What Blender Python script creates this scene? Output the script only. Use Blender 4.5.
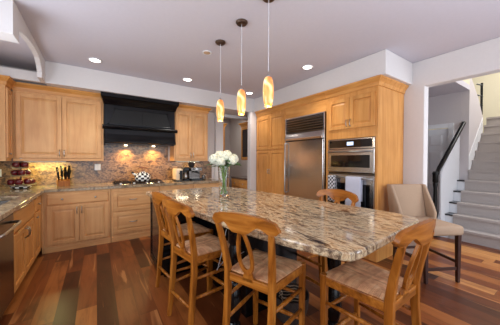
import bpy, bmesh, math, random
from mathutils import Vector, Matrix
random.seed(7)
for o in list(bpy.data.objects): bpy.data.objects.remove(o)
S = bpy.context.scene
COL = S.collection
PI = math.pi
R = math.radians

# ---------------------------------------------------------------- camera
cam = bpy.data.cameras.new('camera')
cam.sensor_fit = 'HORIZONTAL'; cam.sensor_width = 36.0
cam.lens = 36.0 * 229.73 / 500.0
cam.clip_start = 0.02
co = bpy.data.objects.new('camera', cam); COL.objects.link(co); S.camera = co
yaw, pit, rol = R(33.79), R(-0.733), R(0.247)
F_ = Vector((math.sin(yaw)*math.cos(pit), math.cos(yaw)*math.cos(pit), math.sin(pit)))
R_ = Vector((math.cos(yaw), -math.sin(yaw), 0)); U_ = R_.cross(F_)
R2 = R_*math.cos(rol) + U_*math.sin(rol); U2 = U_*math.cos(rol) - R_*math.sin(rol)
m = Matrix((R2, U2, -F_)).transposed().to_4x4(); m.translation = (0, 0, 1.345)
co.matrix_world = m

# ---------------------------------------------------------------- world, lights, exposure
w = bpy.data.worlds.new('world'); S.world = w; w.use_nodes = True
bg = w.node_tree.nodes['Background']
bg.inputs[0].default_value = (0.85, 0.91, 1.0, 1); bg.inputs[1].default_value = 0.7
def area(name, loc, rot, sx, sy, e, col=(1, 1, 1)):
    l = bpy.data.lights.new(name, 'AREA'); l.shape = 'RECTANGLE'; l.size = sx; l.size_y = sy
    l.energy = e; l.color = col
    o = bpy.data.objects.new(name, l); o.location = loc; o.rotation_euler = rot; COL.objects.link(o); return o
area('rear_fill', (.6, -2.5, 1.4), (R(-90), 0, PI), 4.6, 2.3, 50, (0.86, 0.92, 1.0)).rotation_euler = (R(90), 0, 0)  # fill added behind the camera; no rear window is known
area('ceiling_bounce_fill', (1.1, -.7, 1.5), (PI, 0, 0), 2.6, 1.6, 44, (0.84, 0.90, 1.0))  # unseen uplight added to brighten the ceiling and soften the room
area('sink_window_daylight', (-1.27, 2.0, 1.65), (0, R(-90), 0), 1.0, 2.0, 34, (0.86, 0.92, 1.0))
area('stair_hall_fill', (4.5, -1.6, 1.9), (R(90), 0, R(-12)), 1.9, 1.8, 62, (0.88, 0.93, 1.0))  # unseen lamp added to brighten the hall stairs
area('upper_landing_fill', (7.0, 0.4, 4.7), (0, 0, 0), 2.2, 1.2, 80, (0.97, 0.96, 0.93))  # overhead fill added for the steps and landing, no source in view
area('pantry_passage_light', (3.0, 5.7, 2.7), (0, 0, 0), 0.5, 0.5, 7, (1.0, 0.93, 0.85))
def spot(name, loc, e, col=(1, .86, .66), ang=120, blend=.6, rad=.05):
    l = bpy.data.lights.new(name, 'SPOT'); l.energy = e; l.color = col; l.spot_size = R(ang); l.spot_blend = blend; l.shadow_soft_size = rad
    o = bpy.data.objects.new(name, l); o.location = loc; COL.objects.link(o); return o
al = bpy.data.lights.new('sink_alcove_fill', 'POINT'); al.energy = 1.8; al.color = (1, .95, .95); al.shadow_soft_size = .15  # no lamp hangs here; added to lift the dark alcove
ao = bpy.data.objects.new('sink_alcove_fill', al); ao.location = (-1.0, 3.7, 2.3); COL.objects.link(ao)
S.view_settings.view_transform = 'Standard'; S.view_settings.look = 'None'
S.view_settings.gamma = 1.0; S.view_settings.exposure = 0.42
S.view_settings.use_curve_mapping = False

# ---------------------------------------------------------------- materials
def srgb(r, g, b):
    f = lambda c: ((c/255+.055)/1.055)**2.4 if c > 10 else c/255/12.92
    return (f(r), f(g), f(b), 1)
class NT:
    def __init__(s, name, rough=.5, metal=0, spec=.5):
        s.m = bpy.data.materials.new(name); s.m.use_nodes = True; s.t = s.m.node_tree
        s.b = s.t.nodes['Principled BSDF']; s.b.inputs['Roughness'].default_value = rough
        s.b.inputs['Metallic'].default_value = metal; s.b.inputs['Specular IOR Level'].default_value = spec
    def n(s, typ, **kw):
        k = s.t.nodes.new(typ)
        for a, v in kw.items():
            if hasattr(k, a): setattr(k, a, v)
            else: k.inputs[a.replace('_', ' ')].default_value = v
        return k
    def l(s, a, b): s.t.links.new(a, b)
    def coord(s, scale=(1, 1, 1), rot=(0, 0, 0), kind='Object'):
        c = s.n('ShaderNodeTexCoord'); mp = s.n('ShaderNodeMapping')
        mp.inputs['Scale'].default_value = scale; mp.inputs['Rotation'].default_value = rot
        s.l(c.outputs[kind], mp.inputs['Vector']); return mp.outputs[0]
    def noise(s, vec, scale, detail=4, rough=.55, dist=0):
        k = s.n('ShaderNodeTexNoise'); k.inputs['Scale'].default_value = scale; k.inputs['Detail'].default_value = detail
        k.inputs['Roughness'].default_value = rough; k.inputs['Distortion'].default_value = dist
        s.l(vec, k.inputs['Vector']); return k.outputs['Fac']
    def ramp(s, fac, stops, interp='LINEAR'):
        k = s.n('ShaderNodeValToRGB'); cr = k.color_ramp; cr.interpolation = interp
        while len(cr.elements) < len(stops): cr.elements.new(.5)
        for e, (p, c) in zip(cr.elements, stops): e.position = p; e.color = c
        s.l(fac, k.inputs[0]); return k.outputs[0]
    def mix(s, fac, a, b, mode='MIX'):
        k = s.n('ShaderNodeMix'); k.data_type = 'RGBA'; k.blend_type = mode
        for v, i in ((fac, 0), (a, 6), (b, 7)):
            if isinstance(v, (int, float, tuple)): k.inputs[i].default_value = v
            else: s.l(v, k.inputs[i])
        return k.outputs[2]
    def math(s, op, a, b=0.0):
        k = s.n('ShaderNodeMath'); k.operation = op
        for i, v in enumerate((a, b)):
            if isinstance(v, (int, float)): k.inputs[i].default_value = v
            else: s.l(v, k.inputs[i])
        return k.outputs[0]
    def base(s, out): s.l(out, s.b.inputs['Base Color'])
    def bump(s, h, strength=.2, dist=.01):
        k = s.n('ShaderNodeBump'); k.inputs['Strength'].default_value = strength; k.inputs['Distance'].default_value = dist
        s.l(h, k.inputs['Height']); s.l(k.outputs[0], s.b.inputs['Normal'])
def plain(name, c, rough=.5, metal=0, spec=.5, var=.06, scale=30):
    q = NT(name, rough, metal, spec); v = q.coord()
    f = q.noise(v, scale, 3)
    a = tuple(min(1, x*(1-var)) for x in c[:3])+(1,); b = tuple(min(1, x*(1+var)) for x in c[:3])+(1,)
    q.base(q.ramp(f, [(.35, a), (.65, b)])); return q.m
def wood(name, dark, mid, light, rough=.35, axis='z', scale=1.0, fleck=.0):
    q = NT(name, rough, spec=.28); st = {'z': (14, 14, 1.1), 'x': (1.1, 14, 14), 'y': (14, 1.1, 14)}[axis]
    st = tuple(a*scale for a in st); oi = q.n('ShaderNodeObjectInfo')
    c = q.n('ShaderNodeTexCoord'); ad = q.n('ShaderNodeVectorMath'); ad.operation = 'ADD'
    sc = q.n('ShaderNodeVectorMath'); sc.operation = 'SCALE'; sc.inputs[0].default_value = (7, 5, 9)
    q.l(oi.outputs['Random'], sc.inputs['Scale']); q.l(c.outputs['Object'], ad.inputs[0]); q.l(sc.outputs[0], ad.inputs[1])
    mp = q.n('ShaderNodeMapping'); mp.inputs['Scale'].default_value = st; q.l(ad.outputs[0], mp.inputs[0])
    a = q.noise(mp.outputs[0], 1.2, 6, .62, .6); b = q.noise(ad.outputs[0], 3.5*scale, 2)
    g = q.ramp(a, [(.28, dark), (.5, mid), (.74, light)])
    h = q.ramp(b, [(.3, (.88, .86, .84, 1)), (.7, (1, 1, 1, 1))])
    q.base(q.mix(1.0, g, h, 'MULTIPLY')); return q.m
M = {}
M['wall'] = plain('wall_paint', srgb(213, 209, 208), .85, var=.01)
M['ceil'] = plain('ceiling_paint', srgb(202, 199, 209), .9, var=.01)
M['hallwall'] = plain('hall_paint', srgb(200, 194, 196), .85, var=.01)
M['cream'] = plain('cream_paint', srgb(220, 212, 188), .85, var=.01)
M['white'] = plain('white_trim', srgb(226, 228, 232), .45, var=.01)
M['maple'] = wood('honey_maple', srgb(206, 150, 98), srgb(218, 166, 112), srgb(226, 180, 126), .36)
M['maple_h'] = wood('honey_maple_rail', srgb(204, 148, 96), srgb(216, 164, 110), srgb(224, 178, 124), .36, 'x')
M['gold'] = wood('warm_lit_maple', srgb(192, 128, 64), srgb(212, 150, 82), srgb(224, 168, 100), .34)  # same maple, with the warmer lighting put into its colour
M['gold_h'] = wood('warm_lit_maple_rail', srgb(190, 126, 62), srgb(210, 148, 80), srgb(222, 166, 98), .34, 'x')
M['stool'] = wood('stool_oak', srgb(104, 56, 14), srgb(160, 94, 30), srgb(198, 130, 54), .32, 'z', 1.6)
M['stool_h'] = wood('stool_oak_rail', srgb(104, 56, 14), srgb(160, 94, 30), srgb(198, 130, 54), .32, 'x', 1.3)
M['espresso'] = plain('espresso_wood', srgb(58, 32, 26), .35)
M['black'] = plain('black_paint', srgb(10, 10, 12), .2, spec=.35)
M['blackwood'] = plain('black_hood_paint', srgb(9, 9, 12), .18, spec=.3)
M['inset'] = plain('black_inset', srgb(14, 12, 12), .4, spec=.25)
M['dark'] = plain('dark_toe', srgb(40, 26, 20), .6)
M['chrome'] = plain('brushed_nickel', srgb(180, 178, 174), .28, 1)
M['bronze'] = plain('aged_bronze', srgb(110, 95, 85), .35, 1)
M['glassblack'] = plain('oven_glass', srgb(14, 14, 16), .06, spec=.8)
M['red'] = plain('red_apple', srgb(92, 10, 20), .25, var=.35, scale=14)
M['fabric'] = plain('tan_linen', srgb(166, 140, 116), .9, var=.1, scale=220)
M['green'] = plain('leaf_green', srgb(52, 92, 30), .5, var=.3)
M['stem'] = plain('stem_green', srgb(110, 140, 60), .5, var=.2)
M['petal'] = plain('white_petals', srgb(236, 238, 222), .8, var=.1, scale=40)
M['towel'] = plain('pale_towel', srgb(196, 200, 216), .95, var=.04, scale=120)
M['plate'] = plain('white_plate', srgb(215, 220, 228), .4)
M['toaster'] = plain('cream_enamel', srgb(222, 200, 170), .3)
M['brownwood'] = plain('kettle_handle', srgb(120, 60, 25), .4)
M['carpet'] = plain('grey_carpet', srgb(170, 162, 158), .95, var=.1, scale=160)
M['cable'] = plain('white_cable', srgb(200, 200, 205), .5)
M['wicker'] = plain('dark_wicker', srgb(60, 50, 46), .7, var=.3, scale=60)
def steel(name, c, axis):
    q = NT(name, .24, 1); v = q.coord({'x': (.8, 140, 140), 'z': (140, 140, .8)}[axis])
    f = q.noise(v, 3, 3); q.base(q.ramp(f, [(.3, tuple(x*.99 for x in c[:3])+(1,)), (.7, c)]))
    r = q.ramp(f, [(.3, (.2, .2, .2, 1)), (.7, (.23, .23, .23, 1))]); q.l(r, q.b.inputs['Roughness'])
    return q.m
M['steel'] = steel('stainless_steel', srgb(200, 197, 196), 'x')
M['steel_dark'] = steel('dark_stainless', srgb(110, 104, 100), 'x')
def granite(name, stops, vein, scale, rough=.08, stretch=(1, 1, 1), rot=(0, 0, 0)):
    q = NT(name, rough, spec=.6); v = q.coord(stretch, rot)
    nz = q.n('ShaderNodeTexNoise'); nz.inputs['Scale'].default_value = 1.6*scale; nz.inputs['Detail'].default_value = 4; q.l(v, nz.inputs[0])
    wv = q.n('ShaderNodeVectorMath'); wv.operation = 'MULTIPLY_ADD'; wv.inputs[1].default_value = (.6/scale,)*3
    q.l(nz.outputs['Color'], wv.inputs[0]); q.l(v, wv.inputs[2])
    a = q.noise(wv.outputs[0], 5*scale, 8, .68, .4); b = q.noise(wv.outputs[0], 3*scale, 6, .6, 1.5); c = q.noise(v, 75*scale, 3, .7)
    col = q.ramp(a, stops)
    vm = q.ramp(b, [(.47, (0, 0, 0, 1)), (.5, (1, 1, 1, 1)), (.53, (0, 0, 0, 1))])
    vm2 = q.math('MULTIPLY', vm, .75)
    col = q.mix(vm2, col, vein)
    sp = q.ramp(c, [(.36, (.35, .3, .28, 1)), (.46, (1, 1, 1, 1))])
    q.base(q.mix(.7, col, sp, 'MULTIPLY')); return q.m
M['granite'] = granite('island_granite', [(.34, srgb(58, 46, 42)), (.43, srgb(150, 126, 100)), (.49, srgb(218, 198, 162)), (.55, srgb(190, 158, 120)), (.65, srgb(110, 88, 74))], srgb(48, 38, 36), 2.3, .1, (1.6, .5, 1), (0, 0, R(24)))
M['granite2'] = granite('counter_granite', [(.32, srgb(80, 70, 62)), (.45, srgb(150, 128, 100)), (.55, srgb(186, 164, 132)), (.68, srgb(130, 104, 78))], srgb(60, 52, 50), 2.2, .1)
M['splash'] = granite('backsplash_granite', [(.34, srgb(46, 32, 24)), (.45, srgb(100, 74, 52)), (.54, srgb(166, 128, 88)), (.64, srgb(92, 64, 44))], srgb(56, 40, 32), 4.6, .24, (.62, 1, 1), (0, R(18), 0))
M['splash2'] = granite('passage_granite', [(.30, srgb(60, 50, 46)), (.5, srgb(120, 100, 86)), (.68, srgb(84, 70, 62))], srgb(50, 42, 40), 2.4, .16)
def floor_mat():
    q = NT('walnut_planks', .3, spec=.32); c = q.n('ShaderNodeTexCoord'); sp = q.n('ShaderNodeSeparateXYZ'); q.l(c.outputs['Object'], sp.inputs[0])
    W, L = .15, 1.4
    rx = q.math('DIVIDE', sp.outputs[0], W); row = q.math('FLOOR', rx); fx = q.math('FRACT', rx)
    wn = q.n('ShaderNodeTexWhiteNoise'); wn.noise_dimensions = '1D'; q.l(row, wn.inputs['W'])
    ry = q.math('ADD', q.math('DIVIDE', sp.outputs[1], L), q.math('MULTIPLY', wn.outputs[0], 7.3)); ri = q.math('FLOOR', ry); fy = q.math('FRACT', ry)
    cb = q.n('ShaderNodeCombineXYZ'); q.l(row, cb.inputs[0]); q.l(ri, cb.inputs[1])
    w2 = q.n('ShaderNodeTexWhiteNoise'); w2.noise_dimensions = '2D'; q.l(cb.outputs[0], w2.inputs['Vector'])
    tone = q.ramp(w2.outputs[0], [(0, srgb(70, 34, 17)), (.25, srgb(98, 50, 24)), (.5, srgb(118, 62, 30)), (.72, srgb(140, 78, 38)), (.88, srgb(172, 108, 54)), (1, srgb(204, 144, 84))])
    # grain, shifted per plank
    off = q.n('ShaderNodeVectorMath'); off.operation = 'MULTIPLY_ADD'; off.inputs[1].default_value = (9, 9, 9)
    q.l(w2.outputs['Color'], off.inputs[0]); q.l(c.outputs['Object'], off.inputs[2])
    mp = q.n('ShaderNodeMapping'); mp.inputs['Scale'].default_value = (9, 1.0, 1); q.l(off.outputs[0], mp.inputs[0])
    g = q.noise(mp.outputs[0], 1.6, 6, .6, 1.4)
    gr = q.ramp(g, [(.28, (.42, .36, .32, 1)), (.45, (.86, .82, .8, 1)), (.6, (1.0, 1, 1, 1)), (.75, (1, .92, .85, 1))])
    col = q.mix(.85, tone, gr, 'MULTIPLY')
    mp2 = q.n('ShaderNodeMapping'); mp2.inputs['Scale'].default_value = (9, .6, 1); q.l(off.outputs[0], mp2.inputs[0])
    sap = q.noise(mp2.outputs[0], 1.3, 3, .5, .8)
    sm = q.ramp(sap, [(.62, (0, 0, 0, 1)), (.68, (1, 1, 1, 1))])
    kn = q.n('ShaderNodeTexVoronoi'); kn.inputs['Scale'].default_value = 1; mk = q.n('ShaderNodeMapping'); mk.inputs['Scale'].default_value = (4.2, 1.7, 1); q.l(off.outputs[0], mk.inputs[0]); nk = q.noise(mk.outputs[0], 3, 4); ak = q.n('ShaderNodeVectorMath'); ak.operation = 'ADD'; q.l(mk.outputs[0], ak.inputs[0]); q.l(nk, ak.inputs[1]); q.l(ak.outputs[0], kn.inputs['Vector'])
    kd = q.ramp(kn.outputs['Distance'], [(.0, (.35, .3, .28, 1)), (.16, (.7, .66, .64, 1)), (.34, (1, 1, 1, 1))])
    col = q.mix(.8, col, kd, 'MULTIPLY')
    col = q.mix(q.math('MULTIPLY', sm, .6), col, srgb(196, 134, 80))
    e1 = q.math('LESS_THAN', fx, .014); e2 = q.math('LESS_THAN', fy, .0022)
    e = q.math('MAXIMUM', e1, e2)
    q.base(q.mix(q.math('MULTIPLY', e, .7), col, srgb(40, 20, 12))); return q.m
M['floor'] = floor_mat()
def kettle_check():
    q = NT('black_white_check', .15); c = q.n('ShaderNodeTexCoord'); sp = q.n('ShaderNodeSeparateXYZ'); q.l(c.outputs['Object'], sp.inputs[0])
    a = q.math('MULTIPLY', q.math('ARCTAN2', sp.outputs[1], sp.outputs[0]), 16/(2*PI)); z = q.math('MULTIPLY', sp.outputs[2], 30)
    p = q.math('MULTIPLY', q.math('SINE', q.math('MULTIPLY', a, PI)), q.math('SINE', q.math('MULTIPLY', z, PI)))
    q.base(q.mix(q.math('GREATER_THAN', p, 0), srgb(238, 238, 232), srgb(16, 16, 18))); return q.m
def checker(name, scale, a, b, rough=.4, kind='Object'):
    q = NT(name, rough); v = q.coord(kind=kind); k = q.n('ShaderNodeTexChecker'); k.inputs['Scale'].default_value = scale
    k.inputs[1].default_value = a; k.inputs[2].default_value = b; q.l(v, k.inputs[0]); q.base(k.outputs[0]); return q.m
M['check'] = kettle_check()
M['check_towel'] = checker('check_towel', 34, srgb(225, 225, 230), srgb(26, 28, 34), .95)
def rush():
    q = NT('woven_rush', .7); v = q.coord()
    sp = q.n('ShaderNodeSeparateXYZ'); q.l(v, sp.inputs[0])
    ax = q.math('ABSOLUTE', sp.outputs[0]); ay = q.math('ABSOLUTE', q.math('ADD', sp.outputs[1], 0.0))
    d = q.math('GREATER_THAN', ax, ay); 
    k = q.mix(d, sp.outputs[0], sp.outputs[1])  # strand coordinate runs across each triangle
    sep = q.n('ShaderNodeSeparateColor'); q.l(k, sep.inputs[0]); kk = q.math('ADD', sep.outputs[0], 1.0)
    ks = q.n('ShaderNodeMix'); ks.data_type = 'FLOAT'; q.l(d, ks.inputs[0]); q.l(sp.outputs[0], ks.inputs[2]); q.l(sp.outputs[1], ks.inputs[3])
    kk = ks.outputs[0]
    wn = q.n('ShaderNodeTexWhiteNoise'); wn.noise_dimensions = '2D'; cb = q.n('ShaderNodeCombineXYZ')
    q.l(q.math('FLOOR', q.math('MULTIPLY', kk, 70)), cb.inputs[0]); q.l(d, cb.inputs[1]); q.l(cb.outputs[0], wn.inputs['Vector'])
    s_ = q.math('SINE', q.math('MULTIPLY', kk, 660)); f = q.noise(v, 16, 4)
    base = q.ramp(f, [(.3, srgb(182, 124, 86)), (.55, srgb(218, 166, 122)), (.75, srgb(234, 194, 154))])
    sh = q.ramp(wn.outputs[0], [(0, (.72, .66, .6, 1)), (.5, (.95, .93, .9, 1)), (1, (1.15, 1.15, 1.15, 1))])
    q.base(q.mix(1.0, base, sh, 'MULTIPLY')); q.bump(s_, .4, .004); return q.m
M['rush'] = rush()
def amber():
    q = NT('amber_swirl_glass', .15); v = q.coord((1, 1, .6)); f = q.noise(v, 9, 2, .5, 1.2)
    col = q.ramp(f, [(.34, srgb(206, 122, 66)), (.44, srgb(232, 164, 92)), (.54, srgb(244, 206, 138)), (.66, srgb(250, 232, 190))])
    q.base(col); q.l(col, q.b.inputs['Emission Color']); q.b.inputs['Emission Strength'].default_value = .62; return q.m
M['amber'] = amber()
def emit(name, c, s):
    q = NT(name, .5); q.b.inputs['Base Color'].default_value = c; q.b.inputs['Emission Color'].default_value = c; q.b.inputs['Emission Strength'].default_value = s; return q.m
M['bulb'] = emit('lamp_glow', (1, .95, .86, 1), 6)
M['striplens'] = emit('strip_lamp_glow', (1, .92, .6, 1), 1.0)
M['hoodbulb'] = emit('hood_lamp_glow', (1, .8, .5, 1), 8)
M['lcd'] = emit('display_glow', (.6, .75, 1, 1), .6)
def glass(name, tint=(1, 1, 1, 1), rough=0):
    q = NT(name, rough); q.b.inputs['Transmission Weight'].default_value = 1; q.b.inputs['Base Color'].default_value = tint; q.b.inputs['IOR'].default_value = 1.45; return q.m
M['glass'] = glass('clear_glass', (.97, 1, .98, 1))
M['cabglass'] = plain('cabinet_glass', srgb(52, 46, 44), .08, spec=.8)

# ---------------------------------------------------------------- mesh helpers
def BM(): return bmesh.new()
def box(bm, x0, x1, y0, y1, z0, z1):
    v = [bm.verts.new(p) for p in ((x0,y0,z0),(x1,y0,z0),(x1,y1,z0),(x0,y1,z0),(x0,y0,z1),(x1,y0,z1),(x1,y1,z1),(x0,y1,z1))]
    for f in ((3,2,1,0),(4,5,6,7),(0,1,5,4),(1,2,6,5),(2,3,7,6),(3,0,4,7)): bm.faces.new([v[i] for i in f])
    return bm
def frustum(bm, a, za, b, zb, axis='z'):
    # a,b: rects (u0,u1,v0,v1) at two levels along axis
    def P(u, v, t): return {'z': (u, v, t), 'y': (u, t, v), 'x': (t, u, v)}[axis]
    q = [bm.verts.new(P(u, v, za)) for u, v in ((a[0],a[2]),(a[1],a[2]),(a[1],a[3]),(a[0],a[3]))]
    r = [bm.verts.new(P(u, v, zb)) for u, v in ((b[0],b[2]),(b[1],b[2]),(b[1],b[3]),(b[0],b[3]))]
    bm.faces.new(q[::-1]); bm.faces.new(r)
    for i in range(4): bm.faces.new((q[i], q[(i+1)%4], r[(i+1)%4], r[i]))
    return bm
def prism(bm, pts, t0, t1, axis='z'):
    def P(p, t): return {'z': (p[0], p[1], t), 'y': (p[0], t, p[1]), 'x': (t, p[0], p[1])}[axis]
    a = [bm.verts.new(P(p, t0)) for p in pts]; b = [bm.verts.new(P(p, t1)) for p in pts]
    bm.faces.new(a[::-1]); bm.faces.new(b); n = len(pts)
    for i in range(n): bm.faces.new((a[i], a[(i+1)%n], b[(i+1)%n], b[i]))
    return bm
def lathe(bm, prof, c=(0, 0), n=20):
    rings = []
    for r, z in prof: rings.append([bm.verts.new((c[0]+max(r, .0005)*math.cos(2*PI*i/n), c[1]+max(r, .0005)*math.sin(2*PI*i/n), z)) for i in range(n)])
    for a, b in zip(rings, rings[1:]):
        for i in range(n): bm.faces.new((a[i], a[(i+1)%n], b[(i+1)%n], b[i]))
    bm.faces.new(rings[0][::-1]); bm.faces.new(rings[-1]); return bm
def sweep(bm, pts, size, n=8, up=None):
    # tube; size: radius, list of radii, or list of (w,h) for n==4
    pts = [Vector(p) for p in pts]; rings = []
    for i, p in enumerate(pts):
        t = (pts[min(i+1, len(pts)-1)] - pts[max(i-1, 0)]).normalized()
        u = Vector(up) if up else (Vector((0, 0, 1)) if abs(t.z) < .9 else Vector((1, 0, 0)))
        s = t.cross(u).normalized(); v = s.cross(t).normalized()
        sz = size[i] if isinstance(size, list) else size
        if n == 4:
            wd, h = sz if isinstance(sz, tuple) else (sz, sz)
            rings.append([bm.verts.new(p + s*a*wd/2 + v*b*h/2) for a, b in ((-1,-1),(1,-1),(1,1),(-1,1))])
        else:
            rings.append([bm.verts.new(p + s*sz*math.cos(2*PI*k/n) + v*sz*math.sin(2*PI*k/n)) for k in range(n)])
    for a, b in zip(rings, rings[1:]):
        for k in range(n): bm.faces.new((a[k], a[(k+1)%n], b[(k+1)%n], b[k]))
    bm.faces.new(rings[0][::-1]); bm.faces.new(rings[-1]); return bm
def obj(name, bm, mat, parent=None, bevel=0, smooth=False, sub=0):
    bmesh.ops.recalc_face_normals(bm, faces=bm.faces)
    me = bpy.data.meshes.new(name); bm.to_mesh(me); bm.free(); me.materials.append(mat)
    o = bpy.data.objects.new(name, me); COL.objects.link(o)
    if parent: o.parent = parent
    if bevel:
        b = o.modifiers.new('bevel', 'BEVEL'); b.width = bevel; b.segments = 2; b.limit_method = 'ANGLE'
    if sub:
        b = o.modifiers.new('sub', 'SUBSURF'); b.levels = sub; b.render_levels = sub
    if smooth:
        for p in me.polygons: p.use_smooth = True
        if smooth == 'auto':
            for p in me.polygons: p.use_smooth = True
            e = o.modifiers.new('es', 'EDGE_SPLIT'); e.split_angle = R(35)
    return o
def thing(name, label, cat, loc=(0, 0, 0), rz=0, group=None):
    o = bpy.data.objects.new(name, None); COL.objects.link(o); o.empty_display_size = .1
    o.location = loc; o.rotation_euler = (0, 0, rz); return tag(o, label, cat, group)
def tag(o, label, cat, group=None):
    o['label'] = label; o['category'] = cat
    if group: o['group'] = group
    return o
def struct(name, bm, mat, parent=None, bevel=0):
    o = obj(name, bm, mat, parent, bevel)
    if not parent: o['kind'] = 'structure'
    return o
def copy_tree(o, parent=None):
    c = o.copy(); COL.objects.link(c); c.parent = parent
    for ch in list(o.children): copy_tree(ch, c)
    return c

# ================================================================ THE ROOM
XL, XR, YB, H = -1.32, 3.78, 4.93, 2.741          # left wall, right wall, back wall, ceiling
YN = -2.6
struct('floor', box(BM(), XL-.12, 9.2, YN, 7.2, -.05, 0), M['floor'])
struct('ceiling', box(box(BM(), XL-.12, 4.9, YN, 7.2, H, H+.1), 4.9, 6.15, 1.38, 7.2, H, H+.1), M['ceil'])
# left wall with the window over the sink
b = BM(); box(b, XL-.12, XL, YN, .9, 0, H); box(b, XL-.12, XL, 3.2, YB, 0, H)
box(b, XL-.12, XL, .9, 3.2, 0, 1.05); box(b, XL-.12, XL, .9, 3.2, 2.2, H)
struct('wall_left', b, M['wall'])
wn = struct('window_1', box(box(box(box(BM(), XL-.1, XL-.04, .9, .96, 1.05, 2.2), XL-.1, XL-.04, 3.14, 3.2, 1.05, 2.2), XL-.1, XL-.04, .96, 3.14, 1.05, 1.1), XL-.1, XL-.04, .96, 3.14, 2.15, 2.2), M['white'])
struct('mullion', box(BM(), XL-.09, XL-.05, 2.03, 2.07, 1.1, 2.15), M['white'], wn)
# back wall up to the passage
struct('wall_back', box(BM(), XL-.12, 2.30, YB, YB+.15, 0, H), M['wall'])
struct('trim_1', box(BM(), 2.30, 2.50, YB-.06, YB+.17, 0, H), M['wall'], bevel=.01)
struct('trim_2', box(BM(), 2.885, 3.05, 4.29, 4.42, 0, 2.43), M['wall'], bevel=.008)
struct('trim_3', box(BM(), 2.50, XR, YB, YB+.15, 2.36, H), M['wall'])
struct('wall_passage', box(BM(), 1.4, 5.2, 6.9, 7.02, 0, H), M['hallwall'])
struct('wall_passage_left', box(BM(), 1.4, 1.5, YB+.15, 6.9, 0, H), M['hallwall'])
# right wall with the wide opening to the stair hall
b = prism(BM(), [(6.9, 0), (6.9, H), (YN, H), (YN, 0), (-1.6, 0), (-1.6, 2.375), (1.31, 2.375), (1.31, 0)], XR, XR+.14, 'x')
struct('wall_right', b, M['wall'], bevel=.01)
# soffits
struct('trim_4', box(BM(), -.60, 3.02, 4.36, YB, 2.43, H-.001), M['wall'])
struct('trim_5', box(BM(), 3.02, XR, 1.46, 4.929, 2.43, H-.001), M['wall'], bevel=.008)
struct('trim_6', box(BM(), XL, -.601, 4.36, 4.42, 2.431, 2.56), M['wall'])
# arched header over the sink run and the beam behind it
arch = [(3.03, H-.001), (3.03, 2.555), (3.25, 2.605), (3.55, 2.645), (3.80, 2.655), (3.95, 2.635), (4.06, 2.57), (4.12, 2.50), (4.125, 2.431), (4.359, 2.431), (4.359, H-.001)]
struct('trim_7', prism(BM(), arch, -.65, -.60, 'x'), M['wall'])
struct('trim_8', box(BM(), XL, -.60, 2.83, 3.029, 2.43, H-.001), M['wall'])
# ---- stair hall
struct('wall_hall', box(box(box(BM(), 6.15, 6.27, 2.50, 5.0, 0, H), 6.15, 6.27, 1.50, 1.66, 0, H), 6.15, 6.27, 1.66, 2.50, 2.06, H), M['hallwall'])
struct('wall_hall_back', box(BM(), XR+.14, 6.15, 5.0, 5.1, 0, H), M['hallwall'])
struct('wall_hall_upper', box(box(BM(), 4.8, 4.9, -.4, 1.38, H+.1, 5.0), 4.9, 6.15, 1.38, 1.48, H+.1, 5.0), M['cream'])
struct('wall_stair_far', box(BM(), 8.9, 9.0, -1.6, 3.2, 0, 5.0), M['cream'])
struct('wall_stair_right', box(BM(), 5.0, 8.9, -.45, -.33, 0, 5.0), M['hallwall'])
# left wall of the stairwell: leans back above the first flight
lw = [(6.15, 0), (7.12, 0), (7.17, 2.294), (6.82, 2.64), (6.44, 2.89), (6.151, 3.07)]
struct('wall_stair_left', prism(BM(), lw, 1.38, 1.499, 'y'), M['hallwall'])
struct('ceiling_stair', box(BM(), 4.8, 9.0, -.45, 3.2, 5.0, 5.1), M['cream'])
struct('wall_landing', box(BM(), 6.27, 8.9, 3.1, 3.2, 0, 5.0), M['cream'])
d = struct('door_1', box(BM(), 6.17, 6.21, 1.70, 2.46, 0.01, 2.02), M['white'])
for i, (z0, z1) in enumerate(((.2, .85), (.98, 1.55), (1.66, 1.9))):
    for y0, y1 in ((1.80, 2.04), (2.12, 2.36)):
        struct('door_panel', frustum(BM(), (y0, y1, z0, z1), 6.172, (y0+.03, y1-.03, z0+.03, z1-.03), 6.155, 'x'), M['white'], d)
dc = BM(); box(dc, 6.12, 6.15, 1.61, 1.70, 0, 2.12); box(dc, 6.12, 6.15, 2.46, 2.55, 0, 2.12); box(dc, 6.12, 6.15, 1.70, 2.46, 2.03, 2.12)
struct('trim_9', dc, M['white'], bevel=.006)
struct('baseboard_hall', box(BM(), 6.13, 6.15, 2.55, 5.0, 0, .1), M['white'])
struct('baseboard_right', box(BM(), 3.765, 3.78, 1.31, 1.55, 0, .1), M['white'])

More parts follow.
